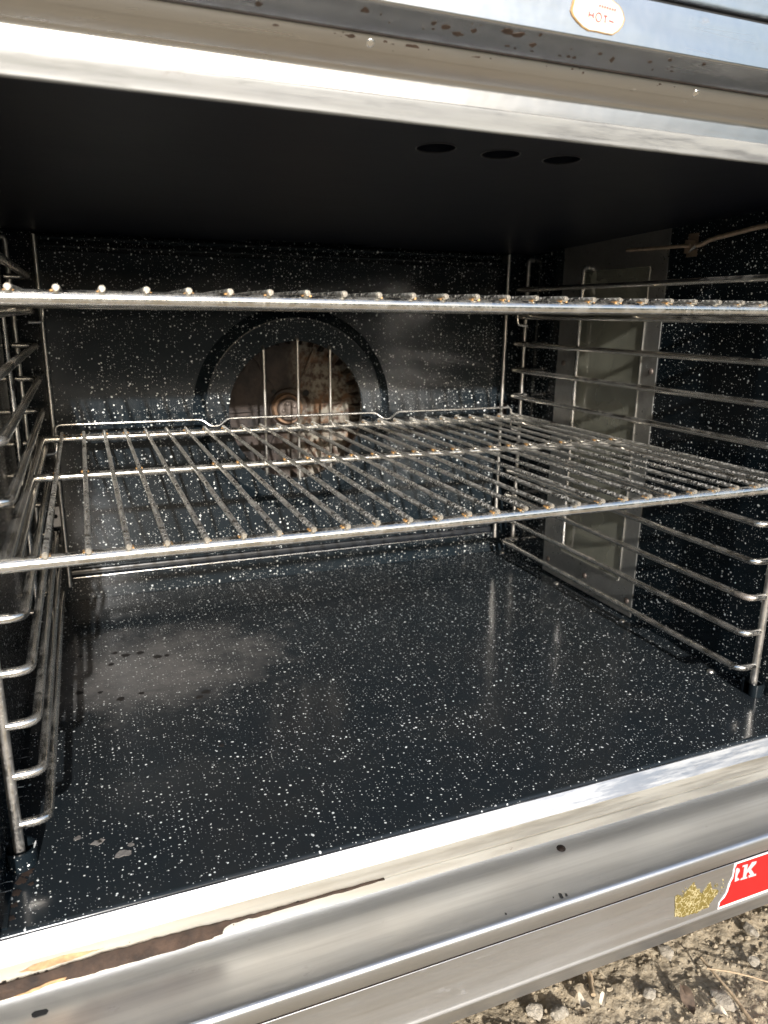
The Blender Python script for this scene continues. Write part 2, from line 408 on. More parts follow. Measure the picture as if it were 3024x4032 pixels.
for gx, z0, z1 in ((.3700, .1765, .3592), (.4196, .1640, .3715), (.4688, .1780, .3588)):
    obj('guard_rod', tube(fillet([(gx, BY-.009, z0), (gx, BY-.0145, z0+.0005), (gx, BY-.0145, z1-.0005), (gx, BY-.009, z1)], .004), .0019, 10), CH_POST, baf)
    obj('rod_hole', join(lathe(gx, z1+.0012, [(.0001, BY-.0114), (.0034, BY-.0114), (.0034, BY-.010)], 16)), BLACK, baf)
for gx, z0, z1 in ((.0877, .0368, .4975), (.7625, .0395, .4995)):
    obj('hanger_rod', tube([(gx, .585, z0), (gx, .585, (z0+z1)/2), (gx, .585, z1)], .0026, 10), CH_POST, oven)
    obj('rod_bracket', box(gx-.004, gx+.004, .5875, BY-.0005, z1-.012, z1-.002), BLACK, oven)
# fan
FY = .668
fan = obj('fan_wheel', lathe(.4267, .2621, [(.0001, FY), (.030, FY), (.034, FY-.006), (.040, FY-.003), (.075, FY+.002), (.112, FY), (.124, FY-.003), (.128, FY), (.128, FY+.004)]), FAN, oven, 50)
# recentre the fan mesh so that its texture is centred on the hub
fan.data.transform(Matrix.Translation(-(Vector((.4267, FY, .2621))-loc_of(oven)))); fan.location = Vector((.4267, FY, .2621))-loc_of(oven)
def radial(a, r0, r1, w, y0, y1):
    d = Vector((math.cos(a), 0, math.sin(a))); p = Vector((-d.z, 0, d.x)); c = Vector((.4267, 0, .2621))
    P = [c+d*r0-p*w, c+d*r0+p*w, c+d*r1+p*w, c+d*r1-p*w]
    V = [Vector((q.x, y, q.z)) for y in (y0, y1) for q in P]
    return V, [(0, 1, 2, 3), (7, 6, 5, 4), (0, 4, 5, 1), (1, 5, 6, 2), (2, 6, 7, 3), (3, 7, 4, 0)]
for i in range(36):
    a = 2*math.pi*i/36+.03
    obj('fan_vane', radial(a, .100, .123, .0007, FY-.030, FY-.001), FAN, fan, None)
for a in (2.15, 3.16, 4.2, 1.15, .1, 5.2):
    obj('fan_rib', radial(a, .036, .098, .0016, FY-.0045, FY+.001), FAN, fan, None)
hub = obj('fan_hub', lathe(.4230, .2625, [(.0001, FY-.018), (.0155, FY-.018), (.0175, FY-.016), (.0180, FY-.004), (.0225, FY-.003), (.0235, FY+.001)], 40), HUB, fan)
obj('hub_collar', lathe(.4230, .2625, [(.0180, FY-.010), (.0225, FY-.011), (.0245, FY-.006), (.0250, FY)], 40), HUBR, fan)
for a in (.5, 1.9, 3.3, 4.7):
    obj('hub_bolt', screw((.423+.0095*math.cos(a), FY-.0178, .2625+.0095*math.sin(a)), (0, -1, 0), .0034, .002), HUB, fan)
for a, rr, q in ((.75, .036, .005), (2.3, .037, .0035), (3.9, .038, .0035), (5.5, .038, .004)):
    obj('fan_hole', lathe(.4267+rr*math.cos(a), .2621+rr*math.sin(a), [(.0001, FY-.0068), (q, FY-.0068), (q, FY-.003)], 16), BLACK, fan)
# oven lamp window in the right wall
px = XR-.0016
plate = obj('lamp_frame', join(box(px, XR-.0001, .287, .3185, .004, .515), box(px, XR-.0001, .457, .503, .004, .515), box(px, XR-.0001, .3185, .457, .004, .0505), box(px, XR-.0001, .3185, .457, .470, .515)), STEEL_P, oven)
obj('lip_or_reflection', box(px-.0010, px, .3162, .3178, .0505, .470), CH_RAIL, plate)
obj('lip_or_reflection', box(px-.0012, px, .3175, .452, .0475, .0500), STEEL_P, plate)
obj('lip_or_reflection', box(px-.0012, px, .4550, .4575, .0505, .470), CH_WIRE, plate)  # bright bar standing in for the mid post's reflection in the plate
win = obj('lamp_window', box(XR-.0012, XR-.0002, .3185, .457, .0505, .470), GLASS, plate)
obj('lamp_box', join(box(XR+.050, XR+.054, .31, .466, .04, .48), box(XR+.0201, XR+.0499, .310, .3198, .04, .48), box(XR+.0201, XR+.0499, .4557, .466, .04, .48), box(XR+.0201, XR+.0499, .3199, .4556, .04, .0518), box(XR+.0201, XR+.0499, .3199, .4556, .4687, .48)), LINING, plate)
def bulb_():
    V, F = [], []; pr = [(.0001, -.024), (.008, -.0225), (.0130, -.017), (.0145, -.010), (.0135, -.003), (.0100, .003), (.0085, .008), (.0085, .018)]
    for r_b, d in pr:
        for k in range(24):
            a = 2*math.pi*k/24; V.append((XR+.030+d*.9, .372+r_b*math.cos(a), .125+r_b*math.sin(a)))
    for i in range(len(pr)-1):
        for k in range(24): l = (k+1) % 24; F.append((i*24+k, i*24+l, (i+1)*24+l, (i+1)*24+k))
    return V, F
obj('lamp_bulb', bulb_(), BULB, plate)
for y, z in ((.489, .0256), (.3934, .0297), (.2974, .0251), (.2964, .3403), (.4865, .3394)):
    obj('screw', screw((px, y, z), (-1, 0, 0), .0045, .0026), HUB, plate)
for y in (.1279, .2867, .4443, .6096):
    obj('screw', screw((.795, y, .0001), (0, 0, 1), .0042, .003), CH_POST, oven)
# thermostat bulb, clip and loose capillary tube under the ceiling at the right
clip = obj('tube_clip', join(box(XR-.0015, XR-.0001, .2415, .2570, .4770, .5030), box(XR-.016, XR-.0016, .2445, .2460, .4800, .4950)), plain('tan_clip', (.24, .18, .13), .5, .5, .3), oven)
obj('sensor_rod', tube([(.792, .345, .4905), (.792, .29, .4892), (.792, .236, .4880)], .0021, 10), COPPER, oven)
obj('capillary_tube', tube([(.7905, .2250+.012*0, .4868), (.7900, .215, .4878), (.7895, .205, .4912), (.7890, .190, .4932), (.7890, .165, .4958), (.789, .140, .4986), (.789, .11, .4996), (.790, .07, .5000)], .0026, 10), COPPER, oven, label='bent brown sensor tube hanging under the ceiling')
obj('torn_foil', tube([(.7905, .2240, .4866), (.7895, .229, .4835), (.789, .2335, .4800)], lambda t: .0028*(1-t)+.0003, 5), CH_WIRE, oven, None)
# little tabs at the back, left
obj('rear_tab', box(.0735, .0840, .6235, .6249, .1140, .1425), plain('pale_tab', (.62, .62, .64), .35, .7, .1), oven)
obj('tab_hole', lathe(.0770, .1290, [(.0001, .6230), (.0030, .6230), (.0030, .6236)], 14), BLACK, oven)
obj('hook_bolt', tube(fillet([(.070, .624, .098), (.072, .612, .106), (.078, .612, .108), (.080, .612, .101)], .004), .0026, 10), CHAR, oven)
obj('rear_tab', box(.788, .797, .6235, .6249, .236, .262), CHAR, oven)

# header over the opening (profile y,z) and front panels
def seg_obj(name, pts, mat, back, x0=-.06, x1=.92, n=1, **k):
    return obj(name, prof(pts+back, x0, x1, n), mat, oven, **k)
seg_obj('opening_trim', [(.004, .5232), (0, .5227)]+arc(-.0016, .5243, .0016, 280, 180, 6)+[(-.0040, .5275), (-.0060, .5335), (-.0061, .5350), (-.0052, .5358)], STEEL_T, [(.004, .5358)])
seg_obj('header_cove', [(-.0036, .53585), (-.0046, .5360), (-.0048, .5450)]+arc(-.0098, .5450, .0050, 0, 55, 12)[1:]+[(-.0136, .5545), (-.0141, .5553), (-.0146, .5553)], STEEL_H, [(-.0146, .5640), (-.0036, .5640)])
seg_obj('header_strip', [(-.0147, .5552), (-.0196, .5620)], STEEL_H, [(-.0196, .5680), (-.0147, .5680)])
seg_obj('header_underside', [(-.0206, .5626), (-.0345, .5722)]+arc(-.0347, .5740, .0018, 260, 180, 6)+[(-.0366, .5995)], STEEL_F, [(-.0346, .6000), (-.0206, .5800)])
obj('header_seam', box(-.06, .92, -.0212, -.0193, .5620, .5680), CHAR, oven)
obj('header_gap', box(-.06, .92, -.033, .01, .5805, .610), BLACK, oven)
obj('upper_front_panel', prof([(-.0330, .6040), (-.0345, .6028), (-.0360, .6034), (-.0366, .6060), (-.0366, .98), (-.03, .99), (-.01, .99), (-.01, .611)], -.06, .92), STEEL_F, oven)
for x in (.3022, .5450):
    obj('screw', screw((x, -.0166, .5586), (0, -.765, -.643), .0028, .0012), CH_RAIL, oven)
# sill, ledge and lower front panel
seg_obj('sill_trim', [(.004, -.0030), (-.0012, -.0003), (-.0022, -.0006), (-.0096, -.0128), (-.0105, -.0142)], STEEL_S, [(.004, -.0142)])
seg_obj('sill_face', [(-.0103, -.0143), (-.0106, -.0160), (-.0104, -.0290), (-.0094, -.0297), (-.0094, -.0302), (-.0104, -.0308), (-.0110, -.0402), (-.0100, -.0412)], STEEL_B, [(.004, -.0412), (.004, -.0143)])
seg_obj('sill_recess', [(.0035, -.0413), (.0035, -.0502)], STEEL_L, [(.02, -.0502), (.02, -.0413)])
led = [(.0300, -.0504), (-.0560, -.0535)]+arc(-.0600, -.0575, .0040, 95, 180, 7)+[(-.0642, -.0690), (-.0636, -.0697), (-.0636, -.0702), (-.0644, -.0708), (-.0644, -.1190), (-.0640, -.1215), (-.0600, -.1390), (-.0570, -.1410), (.0300, -.1410)]
seg_obj('lower_front_panel', [(.0300, -.0504), (-.0560, -.0535)]+arc(-.0600, -.0575, .0040, 95, 180, 7)+[(-.0644, -.0688), (-.0640, -.0694)], STEEL_L, [(-.0560, -.0694), (.03, -.0694)])
seg_obj('kick_panel', [(-.0560, -.0709), (-.0642, -.0709), (-.0644, -.0711), (-.0644, -.1170), (-.0649, -.1184), (-.0656, -.1200), (-.0657, -.1212), (-.0650, -.1228), (-.0610, -.1385), (-.0590, -.1405)], STEEL_L, [(.03, -.1405), (.03, -.0709)])
obj('panel_seam', box(-.06, .92, -.06415, -.0560, -.07085, -.0694), CHAR, oven)
obj('jamb', join(box(-.06, XL-.0002, -.0045, .02, -.0003, .5225),), STEEL_S, oven)
obj('jamb', join(box(XR+.0002, .92, -.0045, .02, -.0003, .5225),), STEEL_S, oven)
# casing
obj('casing', join(box(-.07, -.0605, -.05, .76, -.141, .98), box(.9205, .93, -.05, .76, -.141, .98), box(-.0604, .9204, .75, .76, -.141, .98), box(-.0604, .9204, .031, .7495, -.141, -.130)), STEEL_F, oven)
obj('top_panel', box(-.0604, .9204, -.059, .749, .970, .98), STEEL_F, oven)
for x in (-.01, .875):
    for y in (.03, .70):
        obj('foot', tube([(x, y, -.200), (x, y, -.185), (x, y, -.141)], .022, 16), CHAR, oven)
# marks and stickers
HOT = [(0.4248, 0.5915), (0.4235, 0.5855), (0.4251, 0.5831), (0.4283, 0.5806), (0.4326, 0.5782), (0.4375, 0.5767), (0.4446, 0.5769), (0.4507, 0.5766), (0.4556, 0.5767), (0.4596, 0.5791), (0.4626, 0.5826), (0.4639, 0.5863), (0.462, 0.5904), (0.4586, 0.5934), (0.4521, 0.5959), (0.4441, 0.597), (0.4338, 0.5959)]
cxh = sum(p[0] for p in HOT)/len(HOT); czh = sum(p[1] for p in HOT)/len(HOT)
shr = lambda k: [(cxh+(x-cxh)*k, czh+(z-czh)*k) for x, z in HOT]
hot = obj('warning_sticker', slab(HOT, XZ, -.0372, -.0366), EDGE, oven, None, 'scorched oval cream sticker reading HOT')
obj('sticker_face', slab(shr(.94), XZ, -.0376, -.03725), CREAM, hot, None)
def stroke(p, q, w): 
    p, q = Vector(p), Vector(q); d = (q-p).normalized(); n = Vector((-d.y, d.x))*w
    return slab([tuple(p+n), tuple(p-n), tuple(q-n), tuple(q+n)], XZ, -.0380, -.03765)
L = [stroke((0.4366, 0.5868), (0.4365, 0.5838), .00034), stroke((0.4397, 0.5866), (0.4397, 0.5834), .00034), stroke((0.4365, 0.5852), (0.4397, 0.5849), .0003),
     stroke((0.4474, 0.586), (0.4501, 0.586), .00034), stroke((0.4489, 0.586), (0.4486, 0.5822), .00036), stroke((0.4516, 0.5839), (0.4551, 0.5834), .00034)]
oo = [(0.4437+.0021*math.cos(a), 0.5846+.0024*math.sin(a)) for a in [2*math.pi*i/14 for i in range(15)]]
L += [stroke(a, b, .0003) for a, b in zip(oo, oo[1:])]
obj('sticker_lettering', join(*L), PINK, hot, None)
sm_ = []
for i in range(7):
    x = .4435+i*.0019; z = .5900-.00012*i
    for q in range(3): sm_.append(stroke((x+q*.0004, z+.0005*(q % 2)), (x+q*.0004+.0002, z+.0014), .00012))
obj('sticker_small_print', join(*sm_), PINK, hot, None)
W_ = [(.6306, -.1177), (.6304, -.111), (.6328, -.1082), (.6375, -.1018), (.6389, -.0934), (.6424, -.0858), (.6428, -.0772), (.6429, -.072), (.6445, -.0712), (.6900, -.0712), (.7600, -.0712), (.7600, -.1183), (.6934, -.1183)]
R_ = [(.631, -.1150), (.6321, -.1098), (.6364, -.1068), (.6394, -.1015), (.6408, -.0958), (.6415, -.0916), (.6438, -.0879), (.6442, -.0819), (.6442, -.0767), (.6457, -.0727), (.6842, -.0727), (.7590, -.0727), (.7590, -.1150)]
K_ = [(.6528, -.0759), (.6593, -.0764), (.6592, -.0830), (.6641, -.0758), (.6701, -.0764), (.6696, -.0789), (.6645, -.0835), (.67, -.0908), (.6722, -.0909), (.6723, -.093), (.6632, -.0926), (.6623, -.0898), (.6648, -.0902), (.6615, -.0856), (.6596, -.0866), (.6595, -.0905), (.6613, -.0909), (.6613, -.0926), (.6528, -.0921), (.653, -.0904), (.6554, -.0899), (.6551, -.0779), (.6527, -.0778)]
F_ = [(.6461, -.0764), (.6493, -.0783), (.6502, -.0812), (.6485, -.0842), (.6481, -.0876), (.6503, -.0891), (.6517, -.0913), (.6459, -.0917), (.6452, -.0849), (.6449, -.0778)]
G_ = [(.576, -.085), (.5796, -.0845), (.5847, -.0888), (.5869, -.0852), (.5917, -.0808), (.5964, -.0765), (.5995, -.0833), (.6038, -.0873), (.6075, -.0928), (.6105, -.0886), (.6161, -.0826), (.6195, -.0915), (.6277, -.0957), (.6270, -.0992), (.6241, -.1018), (.6192, -.1072), (.618, -.1112), (.6094, -.111), (.6051, -.113), (.5973, -.1112), (.5891, -.1119), (.5832, -.109), (.5785, -.1082), (.5781, -.0994)]
def rag(pts, amp, lo=0, hi=999):
    out = []
    for i, (a, b) in enumerate(zip(pts, pts[1:]+pts[:1])):
        out.append(a)
        if lo <= i <= hi:
            for t in (.25, .5, .75):
                out.append((a[0]+(b[0]-a[0])*t+random.uniform(-amp, amp), a[1]+(b[1]-a[1])*t+random.uniform(-amp, amp)))
    return out
YF = -.0644
rs = obj('torn_sticker', slab(rag(W_, .0004, 0, 7), XZ, YF-.0004, YF-.00002), WHITE, oven, None, 'torn red sticker with a grey letter K')
obj('red_print', slab(rag(R_, .0003, 0, 8), XZ, YF-.0007, YF-.00045), RED, rs, None)
obj('letter', slab(K_, XZ, YF-.0010, YF-.00075), LETTER, rs, None)
obj('letter', slab(F_, XZ, YF-.0010, YF-.00075), LETTER, rs, None, 'torn remnant of a letter at the sticker edge')
gp = [slab(rag(G_, .0006), XZ, YF-.0006, YF-.00002)]
for i in range(60):
    x = random.uniform(.584, .634); z = -.090+random.gauss(0, .004)+(.004 if x < .6 else -.001); q = random.uniform(.0003, .0009)
    gp.append(slab([(x+q*math.cos(a)*random.uniform(.6, 1.3), z+q*math.sin(a)*random.uniform(.6, 1.3)) for a in [k*1.2566 for k in range(5)]], XZ, YF-.0007, YF-.00001))
obj('adhesive_residue', join(*gp), GOLD, oven, None, 'crackled gold glue patch left by the torn sticker')
def blob_(cx, cz, q):
    return slab([(cx+2.2*q*math.cos(a)*random.uniform(.6, 1.2), cz+q*math.sin(a)*random.uniform(.6, 1.2)) for a in [2*math.pi*k/9 for k in range(9)]], XZ, -.0113, -.0100)
GR = [(0.0, -.0268), (.0369, -.0268), (.0452, -.0263), (.0591, -.0264), (.0777, -.0264), (.0881, -.0250), (.115, -.0246), (.1335, -.0250), (.1557, -.0250), (.1737, -.0254), (.1903, -.0268), (.2073, -.0278), (.2248, -.0282), (.2391, -.0288), (.2704, -.0284), (.301, -.0286), (.3206, -.0293), (.3206, -.0305), (.301, -.0304), (.2704, -.0304), (.2391, -.0306), (.2212, -.0310), (.2072, -.0300), (.1969, -.0307), (.1925, -.0334), (.1915, -.0372), (.1813, -.0387), (.1484, -.0391), (.1324, -.0393), (.1169, -.039), (.0868, -.0378), (.0579, -.0382), (.0356, -.0388), (.0, -.0388)]
obj('grime_crust', slab(rag(GR, .0006), XZ, -.0118, -.0100), plain('grime_crust', (.038, .023, .015), .5, 0, .75, 45, .9, .002, .25), oven, None, 'dark baked grime along the left of the sill')
cr = []
for i in range(90):
    t = random.random()**.6; x = .04+.17*t*random.random()*1.3; z = random.choice((-.0262-random.random()*.0020, -.0300-random.random()*.008)) if x < .19 else -.029-random.random()*.002
    cr.append(blob_(x, z+random.gauss(0, .0012), .0002+.0007*random.random()**2))
obj('grime_crumb', join(*cr), CHAR, oven, None, kind='stuff')
rp = [[(.0569, -.0212), (.0685, -.018), (.0887, -.0178), (.1107, -.0211), (.1032, -.0213), (.0882, -.0235), (.0665, -.024)], [(.0522, -.0385), (.0608, -.0374), (.0755, -.0344), (.0856, -.035), (.084, -.0367), (.0694, -.0379), (.0606, -.0393)]]
obj('rust_patch', slab(rag(rp[0], .0004), XZ, -.0107, -.0100), RUSTY, oven, None)
obj('rust_patch', slab(rag(rp[1], .0004), XZ, -.0122, -.0100), RUSTY, oven, None)
zl_ = lambda y: -.0504-.0031*(.03-y)/.086
SL = [(.0618, -.0168), (.0639, -.0154), (.0711, -.0163), (.0726, -.0182), (.0712, -.0204), (.0641, -.0204), (.0623, -.0192)]
obj('slot', slab(SL, XY, -.0535, -.05175), BLACK, oven, None)
for D_ in ([(.4593, -.0529), (.4612, -.0542), (.4603, -.0588), (.4585, -.0590), (.4576, -.0572)], [(.464, -.0552), (.4656, -.0561), (.4648, -.0585), (.4628, -.0583)], [(.407, -.0550), (.4082, -.0560), (.4078, -.0574), (.4063, -.0566)], [(.4526, -.0545), (.4533, -.0551), (.4529, -.0560), (.452, -.0558)]):
    obj('tar_drip', slab(D_, XY, -.0560, -.0531), BLACK, oven, None)
obj('screw', screw((.4912, -.0107, zl_(-.0107)), (0, 0, 1), .0042, .0022), CHAR, oven)
def blob(cx, cy, r, z0, z1, f=XY, st=1.0, n=12):
    return slab([(cx+r*st*math.cos(a)*random.uniform(.55, 1.2), cy+r*math.sin(a)*random.uniform(.5, 1.2)) for a in [2*math.pi*k/n for k in range(n)]], f, z0, z1)
sm = [(.0977, .431), (.1316, .3946), (.1853, .3962), (.1961, .3966), (.096, .3354), (.118, .3278), (.1385, .3051), (.1603, .3105), (.2268, .2881), (.2188, .2792), (.1661, .4155), (.149, .4142), (.2252, .1765), (.1371, .4253)]
SMU = plain('burnt_smudge', (.010, .008, .007), .7)
for x, y in sm: obj('floor_smudge', blob(x, y, random.uniform(.0025, .006), .0002, .0005, n=18), SMU, oven, None)
ringp = [blob(.1428, .3778, .0085, .0002, .0005)]
CO = [(0.1219, 0.0528), (0.1227, 0.0557), (0.1256, 0.0589), (0.1296, 0.0587), (0.1316, 0.0572), (0.1342, 0.0562), (0.134, 0.0524), (0.1319, 0.0511), (0.1286, 0.0524), (0.1245, 0.0513)]
obj('enamel_chip', join(slab(CO, XY, .0002, .0006), blob(.134, .0634, .0028, .0002, .0006), blob(.1098, .0749, .0045, .0002, .0006), blob(.1128, .0765, .0025, .0002, .0006), blob(.0956, .086, .003, .0002, .0006)), plain('chip_grey', (.16, .15, .14), .6, 0, .6, 300), oven, None)
RST = plain('rust_stain', (.022, .013, .009), .6, 0, .6, 150)
for x, y, q in ((.0600, .060, .0050), (.0565, .052, .0042), (.0545, .040, .0034), (.0540, .028, .0026), (.0530, .016, .0030), (.0640, .046, .0022)):
    obj('rust_stain', blob(x, y, q, .0002, .0005, n=20), RST, oven, None)
# dark baked spots under the header
sp = []
def sloped(v_, o_, d_, n_):   # (x, distance along slope) -> point on the slope
    return (v_[0], o_[0]+d_[0]*v_[1]+n_[0]*v_[2], o_[1]+d_[1]*v_[1]+n_[1]*v_[2])
for i in range(90):
    x = random.gauss(.37, .06) if i % 2 else random.uniform(.3, .78); t = random.uniform(.001, .0155); q = .0003+.0018*random.random()**2
    v_, f_2 = blob(x, t, q, -.0002, .00025, st=random.uniform(1, 2.6), n=14)
    sp.append(([sloped(p, (-.0206, .5630), (-.834, .552), (-.552, -.834)) for p in v_], f_2))
for i in range(60):
    x = random.gauss(.33, .05) if i % 2 else random.uniform(.24, .78); t = random.uniform(.0008, .0072); q = .0003+.0011*random.random()**2
    v_, f_2 = blob(x, t, q, -.0002, .00025, st=random.uniform(1, 3), n=14)
    sp.append(([sloped(p, (-.0143, .5557), (-.644, .765), (-.765, -.644)) for p in v_], f_2))
obj('baked_spot', join(*sp), plain('brown_spot', (.05, .032, .022), .5, .2, .5, 200), oven, None, kind='stuff')

# ------------------------------------------------------------------ support ladders at the two sides
P = .0413; Z1 = .0340; YFR, YRR = .0722, .5805
def ladder(label, side):
    s = 1 if side == 'r' else -1
    xr, xp, xw = (.7745, .7993, XR) if s > 0 else (.0779, .0556, XL)
    g = root('rack_guide', label, 'rack guide', (xp, .32, .012))
    for k in range(11):
        z = Z1+P*k
        path = fillet([(xp-s*.002, YFR, z), (xr, YFR, z), (xr, .3, z), (xr, YRR, z), (xw-s*.0035, YRR, z)], .0105, 6)
        obj('rail', tube(path, .0037, 12), CH_RAIL, g)
    obj('post', tube([(xp, YFR-.0005, .004), (xp, YFR-.0005, .25), (xp, YFR-.0005, .505)], .0040, 12), CH_POST, g)
    obj('post', tube(fillet([(xp, YRR+.005, Z1-.006), (xp, YRR+.005, .25), (xp, YRR+.005, .4925), (xw-s*.001, YRR+.005, .4925)], .009), .0031, 12), CH_POST, g)
    obj('post', tube(fillet([(xw-s*.001, .442, .060), (xp, .442, .060), (xp, .442, .25), (xp, .442, .4745), (xw-s*.001, .442, .4745)], .009), .0034, 12), CH_WIRE, g)
    return g
ladder('chrome wire rack guide on the right wall, in front of the lamp window', 'r')
ladder('chrome wire rack guide on the dark left wall, rusty at its bends', 'l')
# black cups the front posts stand in
for x, s in ((.7993, 1), (.0556, -1)):
    n = 28; V, F = [], []
    for r, z in ((.0118, .0003), (.0118, .0150), (.0100, .0150), (.0100, .0010)):
        for k in range(n):
            a = 2*math.pi*k/n; cx = max(-.0085, min(.0098, math.cos(a)*r)) if s > 0 else max(-.0080, math.cos(a)*r)
            V.append((x+cx, .0717+math.sin(a)*r, z))
    for i in range(3):
        for k in range(n): l = (k+1) % n; F.append((i*n+k, i*n+l, (i+1)*n+l, (i+1)*n+k))
    obj('post_cup', (V, F), E_XZ, oven)
# ------------------------------------------------------------------ the two racks
def rack(label, x0, yf, zrod, sx0, sx1):
    zb = zrod-.0062; yr = yf+.513; ym = yf+.272
    g = root('wire_rack', label, 'oven rack', ((sx0+sx1)/2, (yf+yr)/2, zb), 'chrome wire racks in the oven')
    for nm, yy, e in (('front_bar', yf, .0100), ('rear_bar', yr, .0010)):
        xs = [sx0-e+(sx1-sx0+2*e)*q/10 for q in range(11)]
        obj(nm, tube([(x, yy+.0003*math.sin(x*17+yy*9), zb+.0004*math.sin(x*11+yy*5)) for x in xs], .0048, 18), CH_BAR, g)
    for x in (sx0, sx1): obj('side_bar', tube([(x, yf+.001, zb), (x, (yf+yr)/2, zb), (x, yr-.001, zb)], .0046, 14), CH_BAR, g)
    obj('cross_bar', tube([(sx0+.002, ym, zb), ((sx0+sx1)/2, ym, zb), (sx1-.002, ym, zb)], .0040, 14), CH_BAR, g)
    first = None; wl = []
    n = 27
    for i in range(n):
        x = x0+.0255*i
        if first is None:
            first = obj('rod', tube([(x, yf-.0045, zrod), (x, yf+.25, zrod), (x, yr+.005, zrod)], .0021, 12), CH_ROD, g)
            capm = obj('rod_tip', tube([(x, yf-.0058, zrod), (x, yf-.0050, zrod), (x, yf-.0040, zrod)], lambda t: .0017+.0003*(t > .2), 12), ROD_END, first)
            xf = x
        else:
            c = copy(first, g, Vector((x-xf+random.uniform(-.0006, .0006), random.uniform(-.0006, .0005), random.uniform(-.0003, .0002))))
            c.rotation_euler = (0, 0, random.uniform(-.0012, .0012))
            copy(capm, c, capm.location)
        for yy, q in ((yf, .0048), (ym, .0040), (yr, .0048)):
            for s in (-1, 1):
                if random.random() < .75:
                    wl.append(tube([(x+s*.0024, yy-.0028+.001*random.random(), zrod-.0019), (x+s*.0030, yy, zrod-.0022), (x+s*.0024, yy+.0028, zrod-.0019)], random.uniform(.0007, .0012), 6))
    obj('weld_mark', join(*wl), WELD, g, kind='stuff')
    yg = yr+.016; zt = zrod+.0092; xa, xb = sx0+.0165, sx1-.0125; d1, d2 = sx0+.2185, sx1-.2300
    gp = [(sx0-.001, yg-.010, zb-.021), (xa-.002, yg-.002, zb-.021), (xa, yg, zb-.012), (xa, yg, zt), (d1-.017, yg, zt), (d1-.006, yg-.004, zt-.0095), (d1+.006, yg-.004, zt-.0095), (d1+.017, yg, zt), (d2-.017, yg, zt), (d2-.006, yg-.004, zt-.0095), (d2+.006, yg-.004, zt-.0095), (d2+.017, yg, zt), (xb, yg, zt), (xb, yg, zb-.012), (xb+.002, yg-.002, zb-.021), (sx1+.001, yg-.010, zb-.021)]
    obj('stop_wire', tube(fillet(gp, .007, 5), .0019, 10), CH_WIRE, g)
    return g
rack('lower chrome wire rack on the sixth rails, seen from above', .0988, .0316, .2560, .0745, .7785)
rack('upper chrome wire rack seen edge-on at eye level, nearest the ceiling', .0954, .0281, .4201, .0745, .7785)

# ------------------------------------------------------------------ ground
GZ = -.200
def hgt(x, y):
    v = Vector((x, y, 0))
    h = noise.fractal(v*9, 1.0, 2.0, 4)*.006 + noise.fractal(v*55+Vector((3, 1, 0)), .75, 2.1, 6)*.0024
    h += max(0, noise.noise(v*38+Vector((9, 2, 4))))*.006 + max(0, noise.noise(v*95))*.0025
    return GZ-.004+h
def ground():
    V, F = [], []
    x0, x1, y0, y1 = .40, .80, -.15, .06; nx, ny = 330, 175
    for j in range(ny+1):
        for i in range(nx+1):
            x = x0+(x1-x0)*i/nx; y = y0+(y1-y0)*j/ny
            e = min(1, min(i, nx-i, j, ny-j)/8.0)
            V.append((x, y, hgt(x, y)*e+(GZ-.004)*(1-e)))
    for j in range(ny):
        for i in range(nx):
            a = j*(nx+1)+i; F.append((a, a+1, a+nx+2, a+nx+1))
    b = len(V); B = 300
    for p in ((x0, y0), (x1, y0), (x1, y1), (x0, y1), (-3, -2.1), (4, -2.1), (4, 3), (-3, 3)): V.append((p[0], p[1], GZ-.004))
    for i in range(4): j = (i+1) % 4; F.append((b+4+i, b+4+j, b+j, b+i))
    return V, F
ADDED_GRASS = dirtmat('added_dark_grass', (.014, .020, .010), (.028, .034, .016), (.04, .042, .025))
B_ = 400
obj('added_dark_field', ([(x, y, GZ-.004) for x, y in ((-3, -2.1), (4, -2.1), (4, 3), (-3, 3), (-B_, -B_), (B_, -B_), (B_, B_), (-B_, B_))], [(4, 5, 1, 0), (5, 6, 2, 1), (6, 7, 3, 2), (7, 4, 0, 3)]), ADDED_GRASS, None, None, kind='structure')  # dark outer ground, added to dim what the enamel reflects
g = obj('ground', ground(), DIRT, None, 50, kind='structure')
def rock(c, sx, sy, sz, seed, sub=2, rough=.28):
    me = ICO[sub]; V = []
    for v in me[0]:
        n = 1+rough*noise.noise(Vector(v)*1.6+Vector((seed*7.1, seed, 3)))+rough*.5*noise.noise(Vector(v)*4+Vector((seed, 2, seed)))
        V.append((c[0]+v[0]*sx*n, c[1]+v[1]*sy*n, c[2]+v[2]*sz*n))
    return V, me[1]
import bmesh
ICO = {}
for s_ in (1, 2, 3):
    bm = bmesh.new(); bmesh.ops.create_icosphere(bm, subdivisions=s_, radius=1)
    ICO[s_] = ([tuple(v.co) for v in bm.verts], [tuple(v.index for v in f.verts) for f in bm.faces]); bm.free()
cl = []
for i in range(3000):
    x = random.uniform(.40, .80); y = random.uniform(-.15, .05); q = .0005+.0024*random.random()**5
    cl.append(rock((x, y, hgt(x, y)+q*.35), q*random.uniform(.8, 1.5), q*random.uniform(.7, 1.2), q*random.uniform(.5, .9), i, 1, .5))
obj('gravel', join(*cl), DIRT, None, 30, 'crumbled dry soil and grit strewn below the oven front', 'stuff')['category'] = 'gravel'
def thing(name, geo, mat, label, cat, group=None, sm=45):
    o = obj(name, geo, mat, None, sm, label); o['category'] = cat
    if group: o['group'] = group
    return o
GS = 'loose stones on the dirt'
